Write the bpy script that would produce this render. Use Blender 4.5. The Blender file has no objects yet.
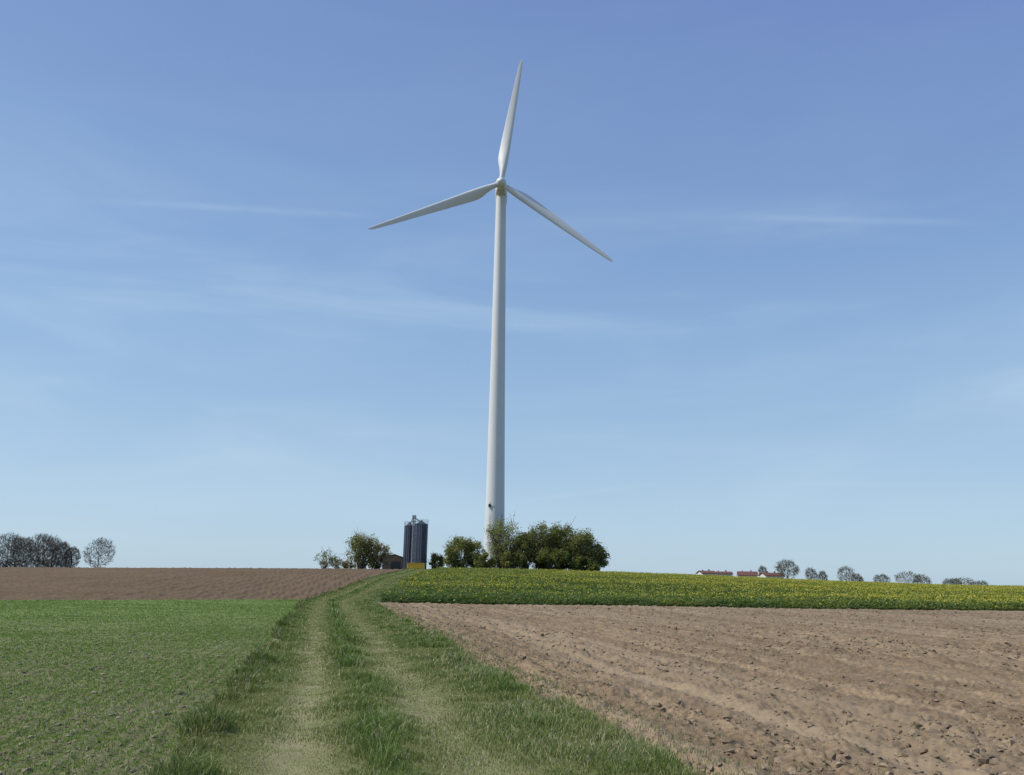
import bpy, math, random
import numpy as np
from mathutils import Vector, Matrix
random.seed(7); rng=np.random.default_rng(7)
S=bpy.context.scene
S.view_settings.view_transform='Standard'; S.view_settings.look='None'; S.view_settings.exposure=0
COL=S.collection

# ---------------------------------------------------------------- noise
_tab={}
def vn(x,y,sc,seed=0):
    if seed not in _tab: _tab[seed]=np.random.default_rng(1000+seed).random((256,256))
    t=_tab[seed]; x=np.asarray(x,float)/sc+37.3; y=np.asarray(y,float)/sc+91.7
    xi=np.floor(x).astype(int); yi=np.floor(y).astype(int); fx=x-xi; fy=y-yi
    fx=fx*fx*(3-2*fx); fy=fy*fy*(3-2*fy)
    a=t[xi%256,yi%256]; b=t[(xi+1)%256,yi%256]; c=t[xi%256,(yi+1)%256]; d=t[(xi+1)%256,(yi+1)%256]
    return (a*(1-fx)+b*fx)*(1-fy)+(c*(1-fx)+d*fx)*fy-0.5
def ss(a,b,x):
    t=np.clip((x-a)/(b-a),0,1); return t*t*(3-2*t)

# ---------------------------------------------------------------- layout
_ty=np.arange(-400,700,1.0)
def _sm(ys,xs):
    v=np.interp(_ty,ys,xs); k=np.ones(15)/15
    return np.convolve(np.pad(v,7,mode='edge'),k,mode='valid')
_tl=_sm([-400,7.4,60,100,130,165,700],[92,-2.9,-15.0,-17.4,-17.8,-19.5,-60])
_tr=_sm([-400,7.4,60,100,130,165,700],[87,1.57,-10.2,-13.0,-13.4,-14.3,-50])
def xl(y): return np.interp(y,_ty,_tl)
def xr(y): return np.interp(y,_ty,_tr)
def yb_left(x): return np.clip(62+(x+15.2)*0.62,30,62)
def yb_right(x): return 58+0.05*(x+10)
def macro(x,y):
    x=np.asarray(x,float); y=np.asarray(y,float)
    crest=3.65-.95*ss(0,115,-x-10)-1.85*ss(0,90,x)
    r=np.hypot(x*0.35,y)
    h=crest*(0.25*ss(45,110,y)+0.75*ss(62,168,y))
    h=h-ss(200,900,y)*7.0
    h=h+0.25*vn(x,y,30,1)*ss(20,60,r)+0.08*vn(x,y,7,2)*(1-0.7*ss(60,120,r))
    return h
def ruts_soil(x,y):
    """faint tractor wheel marks across the tilled field, following the working direction"""
    s=x+0.2105*y+.9*vn(x,y,14,44)+.12*vn(x,y,1.3,47)
    u=np.mod(s-1.2,6.0); amp=np.clip(.35+1.3*vn(x,y,9,48),0,.8)
    return (np.exp(-((u-2.0)/.24)**2)+np.exp(-((u-3.9)/.24)**2))*amp
def zones(x,y):
    wob=0.35*vn(x,y,1.1,11)+0.25*vn(x,y,.35,12)+0.5*vn(x,y,5,13)
    L=xl(y)+wob; R=xr(y)+wob
    e=0.18
    inL=ss(-e,e,L-x); inR=ss(-e,e,x-R); track=1-np.maximum(inL,inR)
    farL=ss(-.5,.5,y-(yb_left(x)+wob)); farR=ss(-.5,.5,y-(yb_right(x)+wob*.8))
    t=(x-xl(y))/(xr(y)-xl(y))
    t=t+0.05*vn(x,y,1.7,14)+.03*vn(x,y,.5,15)
    rut=np.maximum(np.exp(-((t-0.25)/0.085)**2),.85*np.exp(-((t-0.60)/0.095)**2))*track
    return dict(green=inL*(1-farL),brown=inL*farL,soil=inR*(1-farR),rape=inR*farR,track=track,rut=rut)
def micro(x,y,z):
    s=x+0.215*y
    clod=np.clip(vn(x,y,.22,21)+.15,0,1)*.09+np.abs(vn(x,y,.10,22))*.07+vn(x,y,.05,23)*.035+vn(x,y,.9,24)*.06
    lines=0.022*np.sin(s*2*math.pi/.55+vn(x,y,3,25)*4)+0.012*np.sin(s*2*math.pi/2.9+vn(x,y,8,26)*3)
    lump=np.clip(vn(x,y,.6,27)-.25,0,1)*.3+np.clip(vn(x,y,1.9,28)-.33,0,1)*.45
    wm=ruts_soil(x,y)
    soil=(clod+lump)*(1-.5*np.clip(wm,0,1))+lines-.02*wm
    grn=np.clip(vn(x,y,.10,31),0,1)*.05+np.clip(vn(x,y,.3,30),0,1)*.03+0.010*np.sin(s*2*math.pi/.3+vn(x,y,2,32))+vn(x,y,.7,33)*.03
    brn=soil*1.3+.05*np.sin((x*.9+y*.1)*2*math.pi/1.4)
    tr=vn(x,y,.4,34)*.05-z['rut']*.07+0.04
    return z['soil']*soil+z['green']*grn+z['brown']*brn+z['track']*tr+z['rape']*.02
def H(x,y): return macro(x,y)+micro(x,y,zones(x,y))

# ---------------------------------------------------------------- mesh helpers
def mk(name,V,F,mat=None,parent=None,smooth=False,col=None,attrs=None,loc=None):
    V=np.asarray(V,dtype=np.float32).reshape(-1,3); F=np.asarray(F,dtype=np.int32)
    me=bpy.data.meshes.new(name); n,k=F.shape
    me.vertices.add(len(V)); me.vertices.foreach_set('co',V.ravel())
    me.loops.add(n*k); me.loops.foreach_set('vertex_index',F.ravel())
    me.polygons.add(n); me.polygons.foreach_set('loop_start',np.arange(0,n*k,k,dtype=np.int32))
    me.polygons.foreach_set('loop_total',np.full(n,k,dtype=np.int32))
    me.polygons.foreach_set('use_smooth',np.full(n,smooth,dtype=bool))
    me.update(calc_edges=True)
    if col is not None:
        a=me.attributes.new('tint','FLOAT_COLOR','POINT'); c=np.ones((len(V),4),dtype=np.float32); c[:,:3]=col
        a.data.foreach_set('color',c.ravel())
    if attrs:
        for k2,v in attrs.items():
            a=me.attributes.new(k2,'FLOAT','POINT'); a.data.foreach_set('value',np.asarray(v,dtype=np.float32).ravel())
    if mat: me.materials.append(mat)
    o=bpy.data.objects.new(name,me); COL.objects.link(o)
    if parent: o.parent=parent
    if loc is not None: o.location=loc
    return o
def empty(name,loc,rz=0):
    o=bpy.data.objects.new(name,None); o.location=loc; o.rotation_euler=(0,0,rz); o.empty_display_size=.5; COL.objects.link(o); return o

class MB:   # small polygon builder
    def __init__(s): s.v=[]; s.f=[]
    def box(s,c,d,rz=0):
        b=len(s.v); cx,cy,cz=c; dx,dy,dz=[q/2 for q in d]; ca,sa=math.cos(rz),math.sin(rz)
        for z in(-dz,dz):
            for x,y in((-dx,-dy),(dx,-dy),(dx,dy),(-dx,dy)):
                s.v.append((cx+x*ca-y*sa,cy+x*sa+y*ca,cz+z))
        s.f+= [tuple(b+i for i in q) for q in((0,3,2,1),(4,5,6,7),(0,1,5,4),(1,2,6,5),(2,3,7,6),(3,0,4,7))]
        return s
    def lathe(s,prof,n=32,c=(0,0)):
        b=len(s.v)
        for r,z in prof:
            for i in range(n):
                a=2*math.pi*i/n; s.v.append((c[0]+r*math.cos(a),c[1]+r*math.sin(a),z))
        for j in range(len(prof)-1):
            for i in range(n):
                k=(i+1)%n; s.f.append((b+j*n+i,b+j*n+k,b+(j+1)*n+k,b+(j+1)*n+i))
        return s
    def tube(s,p0,p1,r0,r1=None,n=6):
        if r1 is None:r1=r0
        p0=Vector(p0);p1=Vector(p1); d=(p1-p0).normalized(); u=d.orthogonal().normalized(); w=d.cross(u); b=len(s.v)
        for p,r in((p0,r0),(p1,r1)):
            for i in range(n):
                a=2*math.pi*i/n; s.v.append(tuple(p+u*(r*math.cos(a))+w*(r*math.sin(a))))
        for i in range(n): k=(i+1)%n; s.f.append((b+i,b+k,b+n+k,b+n+i))
        s.f.append(tuple(b+n+i for i in range(n))); s.f.append(tuple(b+n-1-i for i in range(n)))
        return s
    def obj(s,name,mat,parent=None,smooth=False,bevel=0,loc=None):
        me=bpy.data.meshes.new(name); me.from_pydata(s.v,[],s.f); me.update()
        if smooth:
            for p in me.polygons: p.use_smooth=True
        me.materials.append(mat); o=bpy.data.objects.new(name,me); COL.objects.link(o)
        if parent:o.parent=parent
        if loc is not None:o.location=loc
        if bevel:
            m=o.modifiers.new('bev','BEVEL'); m.width=bevel; m.segments=2
        return o

# ---------------------------------------------------------------- materials
class N:
    def __init__(s,mat): s.t=mat.node_tree; s.n=s.t.nodes; s.l=s.t.links
    def new(s,ty,**k):
        n=s.n.new(ty)
        for a,b in k.items(): setattr(n,a,b)
        return n
    def put(s,sock,v):
        if isinstance(v,bpy.types.NodeSocket): s.l.new(v,sock)
        elif isinstance(v,(tuple,list)) and len(v)==3 and sock.type=='RGBA': sock.default_value=(*v,1)
        else: sock.default_value=v
    def noise(s,sc,det=4,rough=.6,vec=None,dist=0):
        n=s.new('ShaderNodeTexNoise'); n.inputs['Scale'].default_value=sc; n.inputs['Detail'].default_value=det
        n.inputs['Roughness'].default_value=rough; n.inputs['Distortion'].default_value=dist
        if vec: s.l.new(vec,n.inputs['Vector'])
        return n.outputs['Fac']
    def math(s,op,a,b=0.,c=None,clamp=False):
        n=s.new('ShaderNodeMath',operation=op); n.use_clamp=clamp; s.put(n.inputs[0],a); s.put(n.inputs[1],b)
        if c is not None: s.put(n.inputs[2],c)
        return n.outputs[0]
    def rng(s,v,a,b,c=0.,d=1.):
        n=s.new('ShaderNodeMapRange'); n.interpolation_type='SMOOTHSTEP'
        for i,q in enumerate((v,a,b,c,d)): s.put(n.inputs[i],q)
        return n.outputs[0]
    def mix(s,f,a,b,mode='MIX'):
        n=s.new('ShaderNodeMix',data_type='RGBA',blend_type=mode); s.put(n.inputs[0],f); s.put(n.inputs[6],a); s.put(n.inputs[7],b); return n.outputs[2]
    def attr(s,name,out='Fac'):
        n=s.new('ShaderNodeAttribute'); n.attribute_name=name; return n.outputs[out]
def newmat(name):
    m=bpy.data.materials.new(name); m.use_nodes=True; return m,N(m),m.node_tree.nodes['Principled BSDF']
def simple(name,c,rough=.6,var=.15,sc=1.5,metal=0.,bump=0):
    m,n,b=newmat(name); co=n.new('ShaderNodeTexCoord').outputs['Object']
    f=n.noise(sc,6,.65,co); f2=n.rng(f,.3,.7)
    n.l.new(n.mix(f2,tuple(q*(1-var) for q in c),tuple(min(1,q*(1+var)) for q in c)),b.inputs['Base Color'])
    b.inputs['Roughness'].default_value=rough; b.inputs['Metallic'].default_value=metal
    if bump:
        bp=n.new('ShaderNodeBump'); bp.inputs['Strength'].default_value=bump; bp.inputs['Distance'].default_value=.05
        n.l.new(n.noise(sc*8,5,.7,co),bp.inputs['Height']); n.l.new(bp.outputs[0],b.inputs['Normal'])
    return m
def leafmat(name,trans=.35):
    m,n,b=newmat(name); c=n.attr('tint','Color')
    n.n.remove(b); out=n.n['Material Output']
    d=n.new('ShaderNodeBsdfPrincipled'); d.inputs['Roughness'].default_value=.55; d.inputs['Specular IOR Level'].default_value=.25
    t=n.new('ShaderNodeBsdfTranslucent'); mx=n.new('ShaderNodeMixShader'); mx.inputs[0].default_value=trans
    n.l.new(c,d.inputs['Base Color']); n.l.new(n.mix(1.,c,(1.,1.1,.5),'MULTIPLY'),t.inputs['Color'])
    n.l.new(d.outputs[0],mx.inputs[1]); n.l.new(t.outputs[0],mx.inputs[2]); n.l.new(mx.outputs[0],out.inputs['Surface'])
    return m
M_leaf=leafmat('leaf'); M_grass=leafmat('grass_blade',.3)
M_bark=simple('bark',(.085,.072,.058),.9,.3,4)
M_white=simple('turbine_white_paint',(.62,.635,.63),.42,.03,.12)
M_navy=simple('silo_blue_grey_steel',(.040,.052,.085),.4,.25,.6)
M_galv=simple('galvanised_steel',(.34,.36,.38),.5,.15,3,.3)
M_yellow=simple('yellow_paint',(.72,.47,.035),.5,.1,2)
M_dark=simple('dark_metal',(.03,.03,.032),.5,.2,2)
M_brownwall=simple('timber_cladding',(.20,.135,.08),.8,.25,2,bump=.3)
M_roof=simple('roof_tiles',(.115,.048,.036),.9,.3,1.5)
M_roofg=simple('fibre_cement_roof',(.17,.135,.10),.8,.2,2)
M_plaster=simple('plaster',(.62,.60,.55),.8,.08,1)
M_glass=simple('window_glass',(.03,.035,.04),.15,.1,1)

# ground
mg,n,b=newmat('field_ground')
geo=n.new('ShaderNodeNewGeometry').outputs['Position']
sep=n.new('ShaderNodeSeparateXYZ'); n.l.new(geo,sep.inputs[0])
big=n.noise(.12,4,.6,geo); med=n.noise(1.3,5,.65,geo); fin=n.noise(14,5,.7,geo); vf=n.noise(60,3,.7,geo)
s_=n.math('ADD',sep.outputs[0],n.math('MULTIPLY',sep.outputs[1],.2105))
cmb=n.new('ShaderNodeCombineXYZ'); n.l.new(s_,cmb.inputs[0]); n.l.new(n.math('MULTIPLY',sep.outputs[1],.04),cmb.inputs[1])
streak=n.noise(1.5,5,.65,cmb.outputs[0]); streak2=n.noise(.25,3,.6,cmb.outputs[0])
soil=n.mix(n.rng(fin,.3,.7),(.160,.113,.069),(.29,.218,.140))
soil=n.mix(n.rng(med,.35,.7),n.mix(1.,soil,(.78,.77,.76),'MULTIPLY'),soil)
soil=n.mix(n.rng(streak,.44,.62),n.mix(1.,soil,(.90,.89,.88),'MULTIPLY'),n.mix(1.,soil,(1.22,1.22,1.2),'MULTIPLY'))
soil=n.mix(n.rng(streak2,.45,.62,0.,.45),soil,(.29,.225,.147))
soil=n.mix(n.math('MULTIPLY',n.attr('wheel'),.45),soil,(.34,.27,.185))
soil=n.mix(n.rng(vf,.60,.75,0.,.5),soil,(.40,.33,.23))
gs=n.mix(n.rng(fin,.3,.7),(.105,.090,.052),(.200,.170,.105))
dist=n.new('ShaderNodeVectorMath',operation='LENGTH'); n.l.new(geo,dist.inputs[0])
dfar=n.rng(dist.outputs['Value'],7.,45.,.18,.75)
gs=n.mix(dfar,gs,n.mix(n.rng(med,.3,.7),(.115,.180,.043),(.155,.215,.060)))
br=n.mix(n.rng(fin,.3,.7),(.085,.056,.031),(.140,.096,.056)); br=n.mix(n.rng(big,.35,.65,0.,.6),br,(.135,.098,.058))
br=n.mix(n.rng(streak,.45,.7,0.,.5),br,(.155,.112,.064))
tk=n.mix(n.rng(fin,.3,.7),(.09,.10,.035),(.15,.16,.06))
rutc=n.mix(n.rng(med,.35,.65),(.18,.19,.08),(.25,.23,.13))
rp=n.mix(n.rng(med,.3,.7),(.05,.08,.02),(.075,.11,.03))
far=n.mix(n.rng(big,.4,.6),(.07,.10,.03),(.14,.11,.07))
col=far
for a,c in(('green',gs),('brown',br),('soil',soil),('rape',rp),('track',tk),('rut',rutc)):
    col=n.mix(n.attr(a),col,c)
n.l.new(col,b.inputs['Base Color']); b.inputs['Roughness'].default_value=.95; b.inputs['Specular IOR Level'].default_value=.15
bp=n.new('ShaderNodeBump'); bp.inputs['Strength'].default_value=.8; bp.inputs['Distance'].default_value=.03
n.l.new(n.math('ADD',fin,n.math('MULTIPLY',vf,.4)),bp.inputs['Height']); n.l.new(bp.outputs[0],b.inputs['Normal'])

# ---------------------------------------------------------------- ground sheet
rad=[.6]
while rad[-1]<4500:
    r=rad[-1]; st=.05 if r<5 else (.0048 if r<35 else (.009 if r<230 else .06)); rad.append(r*(1+st))
rad=np.array([0.0]+rad)
a1=np.radians(np.linspace(-46,46,1250)); a2=np.radians(np.linspace(46,314,120)[1:-1]); ang=np.concatenate([a1,a2])
RR,AA=np.meshgrid(rad,ang,indexing='ij'); X=RR*np.sin(AA); Y=RR*np.cos(AA)
Zn=zones(X,Y); Z=macro(X,Y)+micro(X,Y,Zn)
nr,na=X.shape; idx=np.arange(nr*na).reshape(nr,na); nx=np.roll(idx,-1,axis=1)
F=np.stack([idx[:-1],idx[1:],nx[1:],nx[:-1]],-1).reshape(-1,4)[:,::-1]
far_m=1-ss(210,260,RR)
Zn['wheel']=np.clip(ruts_soil(X,Y),0,1)*np.clip(.6+1.2*vn(X,Y,2.5,45),0,1)
mk('ground',np.stack([X,Y,Z],-1),F,mg,smooth=True,attrs={k:(v*far_m) for k,v in Zn.items()})

# ---------------------------------------------------------------- blades
def blades(name,x,y,h,w,lean,c,mat,curve=.6,z=None):
    m=len(x); z=H(x,y) if z is None else z
    a=rng.random(m)*2*math.pi; la=rng.random(m)*2*math.pi
    sx=np.cos(a)*w/2; sy=np.sin(a)*w/2; lx=np.cos(la)*lean*h; ly=np.sin(la)*lean*h
    P=np.zeros((m,5,3))
    P[:,0]=np.stack([x-sx,y-sy,z-.01],-1); P[:,1]=np.stack([x+sx,y+sy,z-.01],-1)
    mx=x+lx*.35; my=y+ly*.35; mz=z+h*.6
    P[:,2]=np.stack([mx-sx*.75,my-sy*.75,mz],-1); P[:,3]=np.stack([mx+sx*.75,my+sy*.75,mz],-1)
    P[:,4]=np.stack([x+lx,y+ly,z+h*(1-.25*lean)],-1)
    b0=(np.arange(m)*5)[:,None]
    F=np.concatenate([b0+np.array([0,1,3]),b0+np.array([0,3,2]),b0+np.array([2,3,4])],0)
    C=np.repeat(c[:,None,:],5,axis=1).reshape(-1,3)
    return mk(name,P.reshape(-1,3),F,mat,col=C)
def mixc(a,b,t): t=t[:,None]; return np.array(a)*(1-t)+np.array(b)*t

# track and verge grass
m=380000
y=4*np.exp(rng.random(m)**1.05*math.log(170/4)); t=rng.random(m)*1.06-.03; x=xl(y)+t*(xr(y)-xl(y))
zz=zones(x,y); keep=(zz['track']>.25)&(rng.random(m)>zz['rut']*.45); x=x[keep];y=y[keep];t=t[keep]; rut=zz['rut'][keep]; m=len(x)
lush=ss(-.25,.25,vn(x,y,.8,41)+.6*vn(x,y,.25,42)); mid=np.exp(-((t-.42)/.07)**2)*ss(-.45,.1,vn(x,y,1.6,49)); edge=np.maximum(ss(.14,.02,t),.6*ss(.8,.92,t))
h=(.024+.050*lush+.12*mid*lush+.08*edge*lush+.03*edge)*(1-.6*rut)*(0.6+.8*rng.random(m))
tuft=ss(.18,.38,vn(x,y,.33,50))*(1-rut); h*=1+.9*tuft
d=np.hypot(x,y); w=np.maximum(.0050,.00080*d)*(.7+.6*rng.random(m)); h=np.maximum(h,.0011*d)
c=mixc((.215,.240,.085),(.130,.190,.045),lush)
c=c*(1-(mid*.7)[:,None])+np.array((.100,.180,.034))*(mid*.7)[:,None]
c=c*(1-(ss(.12,.02,t)*.25)[:,None])
c=c*(1-(rut*.65)[:,None])+np.array((.27,.28,.125))*(rut*.65)[:,None]
dry=(rng.random(m)<(.14+.20*rut+.25*ss(.62,.8,t)*ss(-.2,.2,vn(x,y,1.3,46)))); c[dry]=np.array((.42,.39,.25))*(.7+.6*rng.random(dry.sum()))[:,None]
c*=(.75+.5*rng.random(m))[:,None]
blades('track_grass',x,y,h,w,.3+.7*rng.random(m),c,M_grass)

# seedlings of the left field, drilled in rows
m=500000
y=4.5*np.exp(rng.random(m)*math.log(64/4.5)); x=xl(y)-rng.random(m)**1.1*(y*.62+6)
s=x+.215*y; row=np.round(s/.15)*.15; x=x+(row-s)*(rng.random(m)<.6)+rng.normal(0,.03,m)
zz=zones(x,y); pat=vn(x,y,2.5,51)+.7*vn(x,y,.6,52)+.5*vn(x,y,12,53)
keep=(zz['green']>.6)&(rng.random(m)<.42+.65*pat+ss(7,32,y)*.32); x=x[keep];y=y[keep]; m=len(x); d=np.hypot(x,y)
h=(.018+.034*rng.random(m)); h=np.maximum(h,.0006*d); w=np.maximum(.0065,.00080*d)*(.7+.6*rng.random(m))
c=mixc((.140,.225,.045),(.205,.285,.080),rng.random(m))*(.75+.5*rng.random(m))[:,None]
blades('crop_seedlings',x,y,h,w,.4+.9*rng.random(m),c,M_grass)

# sparse weeds in tilled field edge
m=9000
y=4.5*np.exp(rng.random(m)*math.log(58/4.5)); x=xr(y)+.1+rng.exponential(.45,m)
c=mixc((.11,.16,.04),(.34,.31,.19),(rng.random(m)<.5).astype(float)); d=np.hypot(x,y)
blades('weeds',x,y,.03+.05*rng.random(m),np.maximum(.006,.0008*d),.5+.6*rng.random(m),c,M_grass)

# clods
PH=(1+5**.5)/2
ico=np.array([(-1,PH,0),(1,PH,0),(-1,-PH,0),(1,-PH,0),(0,-1,PH),(0,1,PH),(0,-1,-PH),(0,1,-PH),(PH,0,-1),(PH,0,1),(-PH,0,-1),(-PH,0,1)])/1.9
icf=np.array([(0,11,5),(0,5,1),(0,1,7),(0,7,10),(0,10,11),(1,5,9),(5,11,4),(11,10,2),(10,7,6),(7,1,8),(3,9,4),(3,4,2),(3,2,6),(3,6,8),(3,8,9),(4,9,5),(2,4,11),(6,2,10),(8,6,7),(9,8,1)])
def clods(name,x,y,sz,mat,c):
    m=len(x); z=H(x,y); P=ico[None]*(1+.38*rng.normal(0,1,(m,12,1)).clip(-1.3,1.3))
    sc=np.stack([sz*(.8+.6*rng.random(m)),sz*(.8+.6*rng.random(m)),sz*(.5+.35*rng.random(m))],-1)
    P=P*sc[:,None]; a=rng.random(m)*6.28; ca,sa=np.cos(a)[:,None],np.sin(a)[:,None]
    px=P[...,0]*ca-P[...,1]*sa; py=P[...,0]*sa+P[...,1]*ca
    Q=np.stack([px+x[:,None],py+y[:,None],P[...,2]+(z+sz*.15)[:,None]],-1)
    F=((np.arange(m)*12)[:,None,None]+icf[None]).reshape(-1,3)
    mk(name,Q.reshape(-1,3),F,mat,col=np.repeat(c,12,axis=0))
M_clod,n,b=newmat('soil_clod'); cc=n.attr('tint','Color'); co=n.new('ShaderNodeNewGeometry').outputs['Position']
n.l.new(n.mix(n.rng(n.noise(40,4,.7,co),.3,.7),n.mix(1.,cc,(.7,.7,.7),'MULTIPLY'),cc),b.inputs['Base Color']); b.inputs['Roughness'].default_value=.95
m=80000
y=4.5*np.exp(rng.random(m)*math.log(58/4.5)); x=xr(y)+rng.random(m)*(y*.75+12)
pat=vn(x,y,1.5,61)+vn(x,y,5,62); keep=(zones(x,y)['soil']>.7)&(rng.random(m)<(.45+.9*pat)*(1-.6*np.clip(ruts_soil(x,y),0,1))); x=x[keep];y=y[keep]; m=len(x)
sz=np.minimum(.009+rng.exponential(.009,m),.055)*(1+.010*y)
c=mixc((.165,.118,.073),(.30,.23,.148),rng.random(m))
clods('soil_clods',x,y,sz,M_clod,c)
m=20000
y=4.5*np.exp(rng.random(m)*math.log(50/4.5)); x=xl(y)-rng.random(m)*(y*.62+6)
keep=zones(x,y)['green']>.7; x=x[keep];y=y[keep];m=len(x)
clods('field_stones',x,y,np.minimum(.008+rng.exponential(.007,m),.04),M_clod,mixc((.15,.12,.075),(.28,.24,.165),rng.random(m)))

# rapeseed
m=160000
y=56*np.exp(rng.random(m)*math.log(172/56)); x=xr(y)+.6+rng.random(m)*(y*.75+16-xr(y))
keep=zones(x,y)['rape']>.3; x=x[keep];y=y[keep];m=len(x); z=macro(x,y)
edge=ss(-.6,3.0,y-yb_right(x)+1.2*vn(x,y,1.6,76))*.65+.35
hh=(.38+.2*rng.random(m)+.18*vn(x,y,3,71))*edge; K=5
P=[];Cc=[]
g2=np.clip(ss(-5,60,x)*.55+ss(70,110,y)*.2+ss(-.3,.3,vn(x,y,2.2,72)+.5*vn(x,y,9,73))*.5,0,1)
base=mixc((.065,.115,.028),(.190,.225,.055),g2)
for k in range(K):
    a=rng.random(m)*6.28; L=.10+.16*rng.random(m); z0=z+hh*(.15+.8*k/(K-1))*(.8+.2*rng.random(m)); w=.05+.05*rng.random(m)
    ca,sa=np.cos(a),np.sin(a)
    P.append(np.stack([np.stack([x-sa*w,y+ca*w,z0],-1),np.stack([x+sa*w,y-ca*w,z0],-1),np.stack([x+ca*L,y+sa*L,z0+.16*(rng.random(m)-.15)*edge],-1)],1))
    cb=base*(.7+.6*rng.random(m))[:,None]; Cc.append(np.repeat(cb[:,None],3,1))
pos=(.30+.70*ss(-8,35,x))*ss(64,80,y+.12*x)*(1-.25*ss(130,160,y))
py=np.clip(.015+.36*pos+.8*(vn(x*.25,y,3.5,74)+.5*vn(x,y,1.2,75))*pos,0,.65)
fl=np.where(rng.random(m)<py)[0]
for k in range(2):
    xx=x[fl]+rng.normal(0,.09,len(fl)); yy=y[fl]+rng.normal(0,.09,len(fl)); z0=z[fl]+hh[fl]+.02+.08*rng.random(len(fl)); a=rng.random(len(fl))*6.28; r=.04+.025*rng.random(len(fl))
    P.append(np.stack([np.stack([xx+np.cos(a+q)*r,yy+np.sin(a+q)*r,z0+(.06 if q==0 else -.03)+0*xx],-1) for q in(0,2.1,4.2)],1))
    cb=mixc((.36,.34,.05),(.52,.46,.07),rng.random(len(fl))); Cc.append(np.repeat(cb[:,None],3,1))
P=np.concatenate(P).reshape(-1,3); Cc=np.concatenate(Cc).reshape(-1,3)
mk('rapeseed_crop',P,np.arange(len(P)).reshape(-1,3),M_leaf,col=Cc)

# ---------------------------------------------------------------- trees
def segs_to_mesh(name,segs,mat,parent=None,n=4):
    A=np.array([s[0] for s in segs]);B=np.array([s[1] for s in segs]);ra=np.array([s[2] for s in segs]);rb=np.array([s[3] for s in segs])
    d=B-A; d/=np.linalg.norm(d,axis=1,keepdims=True)+1e-9
    ref=np.where(np.abs(d[:,2:3])<.9,np.array([[0,0,1.]]),np.array([[1.,0,0]])); u=np.cross(d,ref); u/=np.linalg.norm(u,axis=1,keepdims=True); w=np.cross(d,u)
    V=[]
    for P,r in((A,ra),(B,rb)):
        for i in range(n):
            t=2*math.pi*i/n; V.append(P+u*(r*math.cos(t))[:,None]+w*(r*math.sin(t))[:,None])
    V=np.stack(V,1); b0=(np.arange(len(A))*2*n)[:,None]
    F=np.concatenate([b0+np.array([i,(i+1)%n,n+(i+1)%n,n+i]) for i in range(n)],0)
    return mk(name,V.reshape(-1,3),F,mat,parent=parent,smooth=True)
def grow(height,width,seed,npts=750,twig=.03,base=.10):
    """branch graph: every crown point joins the nearest node that is closer to the root"""
    r=np.random.default_rng(seed); cz=height*(base+(1-base)/2); hz=height*(1-base)/2; pts=[]
    lob=r.normal(0,1,(6,3)); lob/=np.linalg.norm(lob,axis=1,keepdims=True); la=r.uniform(-.18,.22,6)
    while len(pts)<npts:
        q=r.uniform(-1,1,3); rr=np.linalg.norm(q)
        lim=.86+sum(a*max(0,float(q@l)/max(rr,.01))**3 for a,l in zip(la,lob))
        if rr>lim or (rr<.55 and r.random()<.5): continue
        pts.append((q[0]*width/2,q[1]*width/2,cz+q[2]*hz))
    pts=np.array(pts); pts=pts[pts[:,2]>height*base]
    tr=np.array([(r.normal(0,.1),r.normal(0,.1),height*q) for q in(.07,.14,.21,.29,.37,.46,.55)])
    nodes=np.concatenate([[(0,0,0)],tr]); par=[-1]+list(range(len(tr))); 
    dr=np.linalg.norm(pts-np.array([0,0,height*.25]),axis=1); pts=pts[np.argsort(dr)]
    plen=list(np.linalg.norm(nodes,axis=1)); NN=np.zeros((len(nodes)+len(pts),3)); NN[:len(nodes)]=nodes; cnt=len(nodes)
    for p in pts:
        dv=p-NN[:cnt]; dd=np.linalg.norm(dv,axis=1); pen=np.where(dv[:,2]<-.1,1.6,1.)
        j=int(np.argmin(dd*pen+.22*np.array(plen[:cnt]))); 
        NN[cnt]=p; par.append(j); plen.append(plen[j]+dd[j]); cnt+=1
    wgt=np.ones(cnt)
    for i in range(cnt-1,0,-1): wgt[par[i]]+=wgt[i]
    R0=height*.022; rad_=np.maximum(twig,R0*np.sqrt(wgt/wgt[0]))
    segs=[(tuple(NN[par[i]]),tuple(NN[i]),float(rad_[i]),float(rad_[i]*.85)) for i in range(1,cnt)]
    for i in range(8,cnt):
        if wgt[i]<6:
            out=NN[i]-np.array([0,0,height*.35]); out/=np.linalg.norm(out)
            for k in range(4):
                d=out+r.normal(0,.6,3)+np.array([0,0,.25]); d/=np.linalg.norm(d); e_=NN[i]+d*r.uniform(.5,1.2)*height/15
                segs.append((tuple(NN[i]),tuple(e_),twig*.8,twig*.45))
    return segs
def bare_tree(name,x,y,top,width,seed,buds=None,npts=850,base=.10):
    z=float(macro(x,y)); e=empty(name,(x,y,z-.1)); sg=grow(top-z,width,seed,npts,.035,base); segs_to_mesh('trunk_and_branches',sg,M_bark,e,3)
    if buds is not None:
        tip=np.array([s[1] for s in sg if s[3]<.06]); r=np.random.default_rng(seed); k=buds[0]; t=tip[r.integers(0,len(tip),k)]+r.normal(0,.3,(k,3))
        leafcloud('leaves',t,.16,buds[1],buds[2],e,r)
    return e
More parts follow.
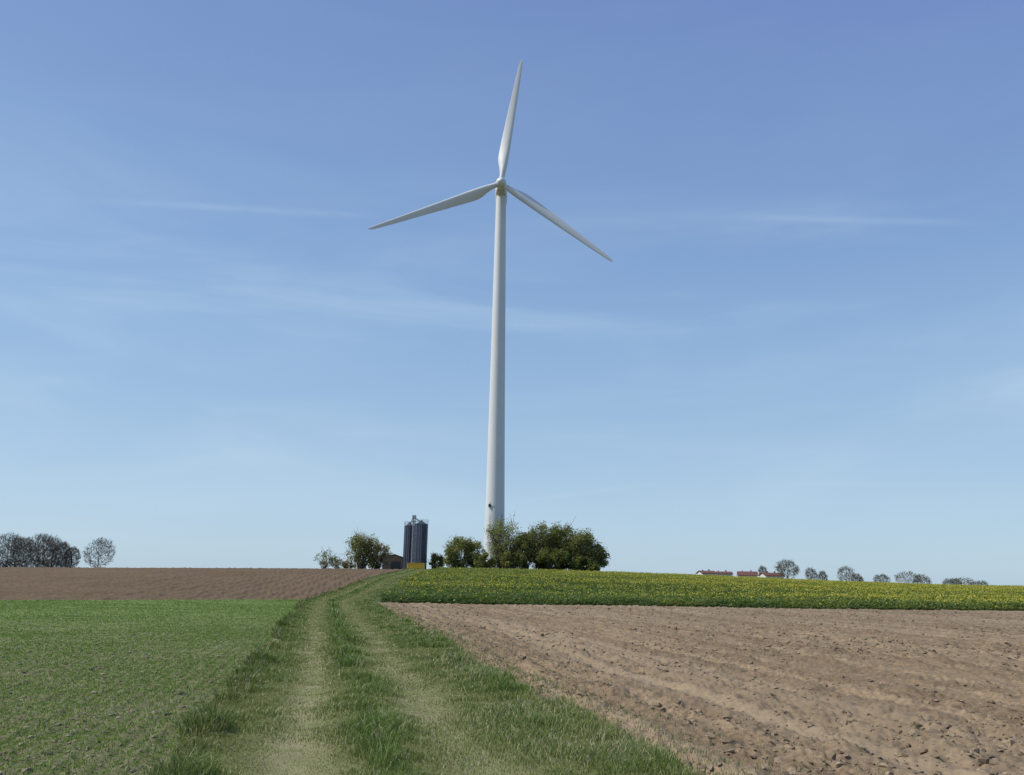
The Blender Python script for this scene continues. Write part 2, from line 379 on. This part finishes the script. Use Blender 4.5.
def leafcloud(name,P,size,c1,c2,parent,r):
    m=len(P); u=r.normal(0,1,(m,3)); u/=np.linalg.norm(u,axis=1,keepdims=True); v=np.cross(u,r.normal(0,1,(m,3))); v/=np.linalg.norm(v,axis=1,keepdims=True)
    s=(size*(.6+.8*r.random(m)))[:,None]
    V=np.stack([P-u*s,P-v*s*.6,P+u*s,P+v*s*.6],1)
    tt=r.random(m)*.5+.5*ss(-.3,.3,vn(P[:,0]+P[:,2]*.7,P[:,1]+P[:,2]*.5,1.4,int(abs(P[0,0]*10))%50+80))
    C=mixc(c1,c2,tt)*(.75+.5*r.random(m))[:,None]
    return mk(name,V.reshape(-1,3),np.arange(m*4).reshape(-1,4),M_leaf,parent=parent,col=np.repeat(C,4,axis=0))
def bush(name,x,y,h,w,seed,c1,c2,nleaf=9000,dens=1.,lowz=.04,size=.15,dx=None):
    r=np.random.default_rng(seed); z=float(macro(x,y)); e=empty(name,(x,y,z-.05)); dx=dx or w*.8
    K=int(22+w*h*.55); cl=[]
    while len(cl)<K:
        q=r.uniform(-1,1,3); rr=np.linalg.norm(q)
        if rr>1 or rr<.35: continue
        zz=(q[2]*.5+.5)
        cl.append((q[0]*w*.5*.86,q[1]*dx*.5*.86,h*(lowz+.04+zz*(.90-lowz)), (.08+.11*r.random())*min(w,h)))
    cl=np.array(cl); wt=cl[:,3]**2; wt/=wt.sum(); ci=r.choice(K,nleaf,p=wt)
    dv=r.normal(0,1,(nleaf,3)); dv/=np.linalg.norm(dv,axis=1,keepdims=True); rad_=cl[ci,3]*(.35+.75*r.random(nleaf)**.6)
    P=cl[ci,:3]+dv*rad_[:,None]*np.array([1,1,.85])
    k=nleaf//12; si=r.integers(0,K,k); st=cl[si,:3]+np.stack([r.normal(0,.5,k),r.normal(0,.5,k),cl[si,3]*(.8+.9*r.random(k))],-1); P=np.concatenate([P,st])
    P=P[(P[:,2]>.05)&(P[:,2]<h*1.03)]
    leafcloud('foliage',P,size,tuple(q*1.2 for q in c1),tuple(q*1.15 for q in c2),e,r)
    sg=[]
    R=random.Random(seed)
    nst=4 if lowz<.15 else 1
    for i in range(K):
        b0=Vector((R.gauss(0,w*.06)*(nst>1),R.gauss(0,w*.06)*(nst>1),0)); t=Vector(cl[i,:3]); mid=b0.lerp(t,.5)+Vector((R.gauss(0,.2),R.gauss(0,.2),h*.06))
        r0=h*.010; sg.append((tuple(b0),tuple(mid),r0,r0*.6)); sg.append((tuple(mid),tuple(t),r0*.6,r0*.3))
        for j in range(4):
            e2=t+Vector((R.gauss(0,1),R.gauss(0,1),R.gauss(.6,1)))*cl[i,3]*.8; sg.append((tuple(t),tuple(e2),.035,.02))
    if nst==1: sg.append(((0,0,0),(0,0,h*.35),h*.028,h*.02))
    segs_to_mesh('stems',sg,M_bark,e,5)
    return e
OL=((.125,.130,.042),(.235,.235,.080)); DK=((.090,.108,.029),(.180,.195,.054)); LG=((.165,.180,.055),(.29,.29,.105)); BR=((.17,.135,.07),(.28,.235,.115))
bush('hawthorn_bush',-10.6,170,6.9,6.8,1,*OL,9000)
bush('hawthorn_bush',-7.2,172,6.2,5.0,2,*LG,5200)
bush('young_maple_tree',-1.2,170,11.8,8.6,3,*LG,5000,size=.14)
bush('hazel_bush',3.2,169,8.0,6.4,4,*OL,8000)
bush('hazel_bush',6.8,170,10.3,8.0,5,*OL,10500)
bush('hazel_bush',10.8,171,10.5,8.2,6,*DK,12000)
bush('hazel_bush',14.8,170,9.2,7.6,7,*OL,11000)
bush('hazel_bush',18.0,170,6.9,5.4,8,*OL,7500)
bush('elder_bush',0.8,167.5,4.6,6.5,9,*OL,5600)
bush('elder_bush',-5.0,168,3.8,5.5,10,*OL,5000)
bush('elder_bush',9,167,4.8,9,19,*DK,7500)
bush('elder_bush',15.5,167.5,3.6,7,20,*DK,6000)
bush('willow_tree',-31.8,176,7.9,7.6,11,*OL,5000,size=.15)
bush('willow_tree',-29.0,179,5.9,6.4,12,*BR,3800)
bush('blackthorn_bush',-39.8,176,4.2,5.4,13,*LG,700,size=.13)
bush('blackthorn_bush',-37.6,178,3.0,4.0,16,*BR,500,size=.13)
bush('elder_bush',-15.8,176,3.8,3.8,14,*OL,2600)
bush('elder_bush',-35.0,178,2.5,4.0,15,*BR,1000)

# bare trees on the left skyline
k=0
for (x,y,top,w) in[(-199,300,16.5,13),(-192,297,16.8,13),(-186.5,303,17.5,13),(-181,299,16.3,12),(-175.5,304,17.3,13),(-170,298,16.2,12),(-165.5,302,14.8,9),(-161.5,301,12.4,6.5),(-151,300,15.4,12),(-210,305,16,14),(-224,300,17,15),(-240,302,15,14),(-183.5,308,15.5,12),(-173,309,15.3,12)]:
    bare_tree('bare_tree',x,y,top,w,100+k); k+=1
x=np.concatenate([rng.uniform(-235,-160,6500)]); y=301+rng.normal(0,1.6,len(x)); hgt=rng.random(len(x))**1.3*(6.0+2.0*vn(x,y,6,90))
st=[]
for i in range(len(x)):
    zb=1.3+hgt[i]*.9; st.append(((x[i],y[i],zb-.2),(x[i]+rng.normal(0,.5),y[i]+rng.normal(0,.5),zb+rng.uniform(.5,1.6)),.05,.03))
segs_to_mesh('hedge_undergrowth',st,M_bark,None,3)
# trees on the right skyline
for i,(u,v,w) in enumerate([(785,560,11),(768,565,5),(815,567,6),(828,571,5),(845,566,9),(860,573,6),(879,573,9),(912,571,15),(925,574,8),(945,578,10),(962,577,12),(975,580,9)]):
    D=400.; x=(u-509)/821*D; top=1.6+D*(582-(v-(u-512)*.0148))/821
    bare_tree('skyline_tree',x,D+rng.uniform(-8,8),top,w,200+i,buds=(900 if i!=0 else 3200,(.10,.105,.05),(.17,.17,.08)),npts=420,base=.25)

# ---------------------------------------------------------------- wind turbine
TX,TY=-3.4,180.; tz=float(macro(TX,TY)); HUBZ=95.6
wt=empty('wind_turbine',(TX,TY,tz)); Ht=HUBZ-tz-1.6
prof=[]
for i in range(61):
    t=i/60; r=2.25*(1-t)+1.22*t; r+= .12*(1-t)**6; prof.append((r,Ht*t))
MB().lathe([(3.2,-.6),(3.2,.25),(2.9,.3),(2.3,.3)],48).obj('foundation',simple('concrete',(.38,.37,.35),.85,.1,1),wt)
MB().lathe(prof,72).obj('tower',M_white,wt,smooth=True)
for i,t in enumerate((.27,.52,.76)):
    r=2.25*(1-t)+1.22*t+.12*(1-t)**6
    MB().lathe([(r-.02,Ht*t-.05),(r+.012,Ht*t-.03),(r+.012,Ht*t+.03),(r-.02,Ht*t+.05)],72).obj('flange_%d'%(i+1),M_white,wt,smooth=True)
q=MB(); q.box((-.6,-2.33,1.6),(1.0,.12,2.3)); q.obj('door',M_galv,wt,bevel=.03)
q=MB(); q.box((-1.2,-1.95,14.4),(.5,.35,.7)); q.tube((-1.2,-2.1,14.7),(-.9,-2.2,15.2),.06); q.obj('dark_tower_box',M_dark,wt,bevel=.04)  # small dark box for an unidentified mark on the tower, not a lamp
hz=HUBZ-tz
def loft(secs,n=28,pw=3.2):
    V=[];Fa=[]
    for (yy,hw,hh,zc) in secs:
        for i in range(n):
            a=2*math.pi*i/n; c_,s_2=math.cos(a),math.sin(a)
            V.append((math.copysign(abs(c_)**(2/pw),c_)*hw,yy,zc+math.copysign(abs(s_2)**(2/pw),s_2)*hh))
    for j in range(len(secs)-1):
        for i in range(n): k=(i+1)%n; Fa.append((j*n+i,j*n+k,(j+1)*n+k,(j+1)*n+i))
    Fa.append(tuple(range(n))); Fa.append(tuple((len(secs)-1)*n+n-1-i for i in range(n)))
    return V,Fa
q=MB(); q.v,q.f=loft([(-2.5,.9,.9,0),(-2.3,1.15,1.2,0),(-1.2,1.4,1.5,0),(2,1.5,1.65,.1),(5.5,1.45,1.55,.15),(6.6,1.2,1.3,.25),(6.9,.8,.9,.3)]); 
q.obj('nacelle',M_white,wt,smooth=True,loc=(0,0,hz))
q=MB(); q.box((-.7,4.8,2.05),(.5,.9,.7)); q.tube((.6,5.2,1.7),(.6,5.2,3.1),.05); q.tube((.3,5.2,3.0),(.9,5.2,3.0),.04); q.obj('cooler_and_wind_vane',M_galv,wt,loc=(0,0,hz))
MB().lathe([(1.25,-.15),(1.3,.15)],40).obj('yaw_ring',simple('yaw_ring_paint',(.5,.46,.28),.6,.1,1),wt,loc=(0,0,Ht))
q=MB(); q.lathe([(.02,1.65),(.45,1.52),(.85,1.2),(1.15,.7),(1.28,.1),(1.28,-.7),(1.15,-1.2),(1.0,-1.45)],40)
o=q.obj('hub',M_white,wt,smooth=True,loc=(0,-4.,hz)); o.rotation_euler=(math.radians(90),0,0)
def blade():
    n=28; V=[];Fa=[]
    st=[1.0,1.6,2.3,3.2,4.2,5.4,6.6,8,10,12.5,15,18,21,24,27,29.5,31.5,33,33.6,33.9,34.0]
    for r in st:
        if r<2.3: ch=1.25;th=1.25;cir=1
        else:
            g=float(np.interp(r,[2.3,4,5.4,7,9,14,20,27,32,33.3,34.0],[1.3,1.85,2.45,2.75,2.65,2.3,1.85,1.35,.95,.65,.15]))
            ch=g; th=g*float(np.interp(r,[2.3,5,8,15,34],[.95,.5,.33,.24,.15])); cir=float(np.interp(r,[2.3,6],[1,0]))
        tw=math.radians(float(np.interp(r,[1,6,12,20,34],[16,15,9,4,0]))+2)
        for i in range(n):
            a=2*math.pi*i/n; ci_=(math.cos(a)*.5*ch,math.sin(a)*.5*th)
            xc=(1-math.cos(a))/2; yt=5*(.2969*math.sqrt(xc)-.126*xc-.3516*xc**2+.2843*xc**3-.1015*xc**4)*th
            af=((.30-xc)*ch, yt*(1 if a<math.pi else -1))
            px=ci_[0]*cir+af[0]*(1-cir); py=ci_[1]*cir+af[1]*(1-cir)
            V.append((px*math.cos(tw)-py*math.sin(tw),px*math.sin(tw)*-1+py*-math.cos(tw)-(r/34)**2*.5,r))
    for j in range(len(st)-1):
        for i in range(n): k=(i+1)%n; Fa.append((j*n+i,j*n+k,(j+1)*n+k,(j+1)*n+i))
    Fa.append(tuple((len(st)-1)*n+i for i in range(n)))
    return V,Fa
for i,th in enumerate((82.0,202.0,322.8)):
    q=MB(); q.v,q.f=blade(); o=q.obj('blade_%d'%(i+1),M_white,wt,smooth=True,loc=(0,-4.,hz)); o.rotation_euler=(0,math.radians(90-th),0)
    o.scale=(1,1,(1.012,1,.985)[i])

# ---------------------------------------------------------------- silos
def silo(x,y,rad_,h,ladder):
    z=float(macro(x,y)); e=empty('grain_silo',(x,y,z))
    p=[(rad_,.0)]
    k=int(h/.28)
    for i in range(k):
        z0=.0+h*i/k; p+= [(rad_,z0+.02),(rad_+.03,z0+h/k*.5)]
    p+=[(rad_,h),(rad_+.09,h+.02),(rad_*.25,h+.62),(.25,h+.66),(.25,h+.9),(.02,h+.92)]
    MB().lathe(p,40).obj('shell',M_navy,e,smooth=False)
    q=MB()
    for i in range(8):
        a=2*math.pi*i/8+.2; q.box(((rad_+.06)*math.cos(a),(rad_+.06)*math.sin(a),h/2),(.07,.07,h),a)
    q.obj('stiffeners',simple('stiffener_paint',(.10,.12,.16),.5),e)
    MB().lathe([(rad_+.25,-.3),(rad_+.25,.12),(rad_-.2,.12)],32).obj('plinth',simple('silo_plinth',(.4,.39,.36),.9),e)
    q=MB()
    for i in range(16):
        a=2*math.pi*i/16; a2=2*math.pi*(i+1)/16; r2=rad_+.1
        q.tube((r2*math.cos(a),r2*math.sin(a),h),(r2*math.cos(a),r2*math.sin(a),h+1.0),.025,n=4)
        for zz in(.55,1.0): q.tube((r2*math.cos(a),r2*math.sin(a),h+zz),(r2*math.cos(a2),r2*math.sin(a2),h+zz),.025,n=4)
    q.obj('guard_rail',M_galv,e)
    q=MB(); 
    for sx in(-.22,.22): q.tube((sx,-rad_-.2,.3),(sx,-rad_-.2,h+.9),.035,n=4)
    for i in range(int(h/.35)): q.tube((-.22,-rad_-.2,.5+i*.35),(.22,-rad_-.2,.5+i*.35),.025,n=4)
    q.obj('ladder',M_galv,e)
    return e
silo(-22.0,177,1.05,9.5,False); s2=silo(-19.2,175,1.35,9.8,True)
q=MB(); q.tube((-1.75,-.2,0),(-1.75,-.2,11.4),.14); q.tube((-1.45,-.2,0),(-1.45,-.2,11.4),.10); q.box((-1.6,-.2,11.4),(.8,.5,.7)); q.tube((-1.3,-.2,11.1),(-.1,0,10.3),.12); q.tube((-1.9,-.1,11.1),(-2.6,1.6,10.0),.12)
for i in range(11):
    q.tube((-1.95,-.45,i),(-1.25,-.45,i+1),.03,n=4)
for dx in(-1.95,-1.25): q.tube((dx,-.45,0),(dx,-.45,11.4),.04,n=4)
q.box((-.9,-.3,10.45),(2.2,.8,.06)); q.obj('bucket_elevator',M_galv,s2)

z=float(macro(-19.3,169)); e=empty('yellow_skip_container',(-19.3,169,z))
q=MB(); q.box((0,0,.85),(3.5,1.9,1.1)); q.obj('body',M_yellow,e,bevel=.04)
q=MB()
for i in range(8): q.box((-1.6+i*3.2/7,-1.0,.85),(.1,.1,1.02))
q.box((0,-1.0,1.43),(3.6,.12,.1)); q.box((0,1.0,1.43),(3.6,.12,.1)); q.box((-1.77,0,1.43),(.1,1.88,.1)); q.box((1.77,0,1.43),(.1,1.88,.1)); q.obj('ribs_and_rim',M_yellow,e)
q=MB(); q.box((0,-.6,.2),(3.3,.16,.18)); q.box((0,.6,.2),(3.3,.16,.18)); q.obj('skids',M_dark,e)
z=float(macro(-25.4,180)); e=empty('farm_shed',(-25.4,180,z),.12)
q=MB(); w,d_,hh_,rg=4.9,6,2.6,3.4
q.v=[(-w/2,-d_/2,0),(w/2,-d_/2,0),(w/2,-d_/2,hh_),(0,-d_/2,rg),(-w/2,-d_/2,hh_),(-w/2,d_/2,0),(w/2,d_/2,0),(w/2,d_/2,hh_),(0,d_/2,rg),(-w/2,d_/2,hh_)]
q.f=[(0,1,2,3,4),(9,8,7,6,5),(1,6,7,2),(5,0,4,9)]; q.obj('walls',M_brownwall,e)
q=MB(); 
for sg_ in(-1,1):
    b_=len(q.v); x0,z0,x1,z1=0,rg+.04,sg_*(w/2+.35),hh_-.08
    for yy in(-d_/2-.3,d_/2+.3):
        q.v+=[(x0,yy,z0),(x1,yy,z1),(x1,yy,z1+.12),(x0,yy,z0+.12)]
    q.f+=[(b_,b_+1,b_+2,b_+3),(b_+7,b_+6,b_+5,b_+4),(b_+3,b_+2,b_+6,b_+7),(b_,b_+4,b_+5,b_+1),(b_+1,b_+5,b_+6,b_+2)]
q.obj('roof',M_roofg,e)
q=MB(); q.box((.4,-d_/2-.03,1.0),(2.0,.06,1.95)); q.obj('door',M_dark,e); q=MB(); q.box((-1.5,-d_/2-.03,1.45),(.7,.06,.6)); q.obj('window',M_glass,e)
for x,y,h in((-35.3,172,1.1),(-33.9,173,.8),(-16.3,171,1.0)):
    e=empty('marker_post',(x,y,float(macro(x,y)))); MB().tube((0,0,-.2),(0,0,h),.09,n=8).obj('post',M_plaster,e); MB().tube((0,0,h*.75),(0,0,h*.85),.095,n=8).obj('band',M_dark,e)
def house(x,y,ztop,w,d_,roofh,rz=0):
    z=float(macro(x,y)); e=empty('farmhouse',(x,y,z),rz); rg=ztop-z; hh_=rg-roofh
    q=MB(); q.v=[(-w/2,-d_/2,0),(w/2,-d_/2,0),(w/2,d_/2,0),(-w/2,d_/2,0),(-w/2,-d_/2,hh_),(w/2,-d_/2,hh_),(w/2,d_/2,hh_),(-w/2,d_/2,hh_),(-w/2,0,rg),(w/2,0,rg)]
    q.f=[(0,1,5,4),(2,3,7,6),(1,2,6,9,5),(3,0,4,8,7)]; q.obj('walls',M_plaster,e)
    q=MB()
    for s_3 in(-1,1):
        b_=len(q.v)
        for xx in(-w/2-.4,w/2+.4): q.v+=[(xx,0,rg+.03),(xx,s_3*(d_/2+.5),hh_-.12),(xx,s_3*(d_/2+.5),hh_+.1),(xx,0,rg+.25)]
        q.f+=[(b_,b_+1,b_+2,b_+3),(b_+7,b_+6,b_+5,b_+4),(b_+3,b_+2,b_+6,b_+7),(b_,b_+4,b_+5,b_+1),(b_+1,b_+5,b_+6,b_+2)]
    q.obj('roof',M_roof,e)
    q=MB(); q.box((w*.2,.3,rg+.3),(.6,.6,1.3)); q.box((-w*.25,.3,rg+.2),(.5,.5,1.0)); q.obj('chimneys',simple('brick_chimney',(.3,.15,.1),.9),e)
    q=MB()
    for i in range(int(w/2.4)): q.box((-w/2+1.3+i*2.4,-d_/2-.03,hh_-1.3),(1.0,.07,1.1))
    q.obj('windows',M_glass,e)
house(97,402,8.2,7,9,1.1,.1); house(104.5,400,7.9,8,8,.9,-.1); house(118,405,8.2,9,9,1.7,-.25); house(127,396,7.6,9,8,1.2,.1)

# ---------------------------------------------------------------- sun + sky
EL,AZ=math.radians(50),math.radians(-94)
d=Vector((math.sin(AZ)*math.cos(EL),math.cos(AZ)*math.cos(EL),math.sin(EL)))
L=bpy.data.lights.new('sun','SUN'); L.energy=4.5; L.angle=math.radians(.53); L.color=(1,.95,.86)
so=bpy.data.objects.new('sun',L); so.rotation_euler=d.to_track_quat('Z','Y').to_euler(); so.location=(0,0,120); COL.objects.link(so)
W=bpy.data.worlds.new('World'); S.world=W; W.use_nodes=True
n=N(W); bg=n.n['Background']
sky=n.new('ShaderNodeTexSky'); sky.sky_type='NISHITA'; sky.sun_disc=False; sky.sun_elevation=EL; sky.sun_rotation=AZ%(2*math.pi)
sky.air_density=1.0; sky.dust_density=.8; sky.ozone_density=3.0; sky.altitude=200
g=n.new('ShaderNodeTexCoord').outputs['Generated']; sp=n.new('ShaderNodeSeparateXYZ'); n.l.new(g,sp.inputs[0])
ysafe=n.math('MAXIMUM',sp.outputs[1],.05); GX=n.math('DIVIDE',sp.outputs[0],ysafe); GZ=n.math('DIVIDE',sp.outputs[2],ysafe)
front=n.rng(sp.outputs[1],.1,.4)
def trail(x0,z0,x1,z1,w,amp):
    m_=(z1-z0)/(x1-x0); c0=z0-m_*x0
    dd=n.math('SUBTRACT',GZ,n.math('ADD',n.math('MULTIPLY',GX,m_),c0)); dd=n.math('DIVIDE',dd,w)
    gg=n.math('EXPONENT',n.math('MULTIPLY',n.math('MULTIPLY',dd,dd),-1.))
    win=n.math('MULTIPLY',n.rng(GX,x0-.12,x0+.12),n.rng(GX,x1-.08,x1+.05,1.,0.))
    return n.math('MULTIPLY',n.math('MULTIPLY',gg,win),amp)
nz=n.noise(9,4,.6,g)
tr=n.math('ADD',trail(-.56,.4984,-.20,.4821,.005,.16),trail(.30,.4882,.62,.4855,.005,.12))
tr=n.math('ADD',tr,trail(-.0,.0965,.17,.1213,.003,.18)); tr=n.math('ADD',tr,trail(.36,.125,.66,.128,.003,.14))
tr=n.math('MULTIPLY',n.math('MULTIPLY',tr,front),n.rng(nz,.3,.65,.3,1.))
mp=n.new('ShaderNodeMapping'); n.l.new(g,mp.inputs[0]); mp.inputs['Scale'].default_value=(1.2,1.2,6); mp.inputs['Rotation'].default_value=(0,math.radians(5),0)
ci=n.rng(n.noise(1.5,7,.55,mp.outputs[0],.6),.42,.80,0.,.42)
band=n.math('MULTIPLY',n.rng(sp.outputs[2],.0,.22,.6,1.),n.rng(sp.outputs[2],.28,.5,1.,.12))
ci=n.math('MULTIPLY',ci,band)
cl=n.math('ADD',tr,ci,clamp=True)
# aerosol haze: paler and denser toward the horizon, deeper blue away from the sun
hz1=n.mix(n.rng(sp.outputs[2],-.02,.40),(3.65,5.05,6.35),(2.2,3.65,5.85))
hz2=n.mix(n.rng(sp.outputs[2],.25,.72),hz1,(1.45,2.3,4.75))
deep=n.math('MULTIPLY',n.rng(sp.outputs[0],-.15,.6),n.rng(sp.outputs[2],.25,.65,0.,.45))
skc=n.mix(.75,sky.outputs[0],hz2)
skc=n.mix(deep,skc,(1.25,1.95,4.5))
cc=n.mix(cl,skc,(4.5,5.75,6.9))
n.l.new(cc,bg.inputs['Color']); bg.inputs['Strength'].default_value=.125

# ---------------------------------------------------------------- camera
cam=bpy.data.cameras.new('camera'); cam.lens=28; cam.sensor_width=36; cam.clip_start=.1; cam.clip_end=9000
co=bpy.data.objects.new('camera',cam); COL.objects.link(co)
co.matrix_world=Matrix.Translation((0,0,1.6))@Matrix.Rotation(math.radians(103.73),4,'X')@Matrix.Rotation(math.radians(.85),4,'Z')
S.camera=co
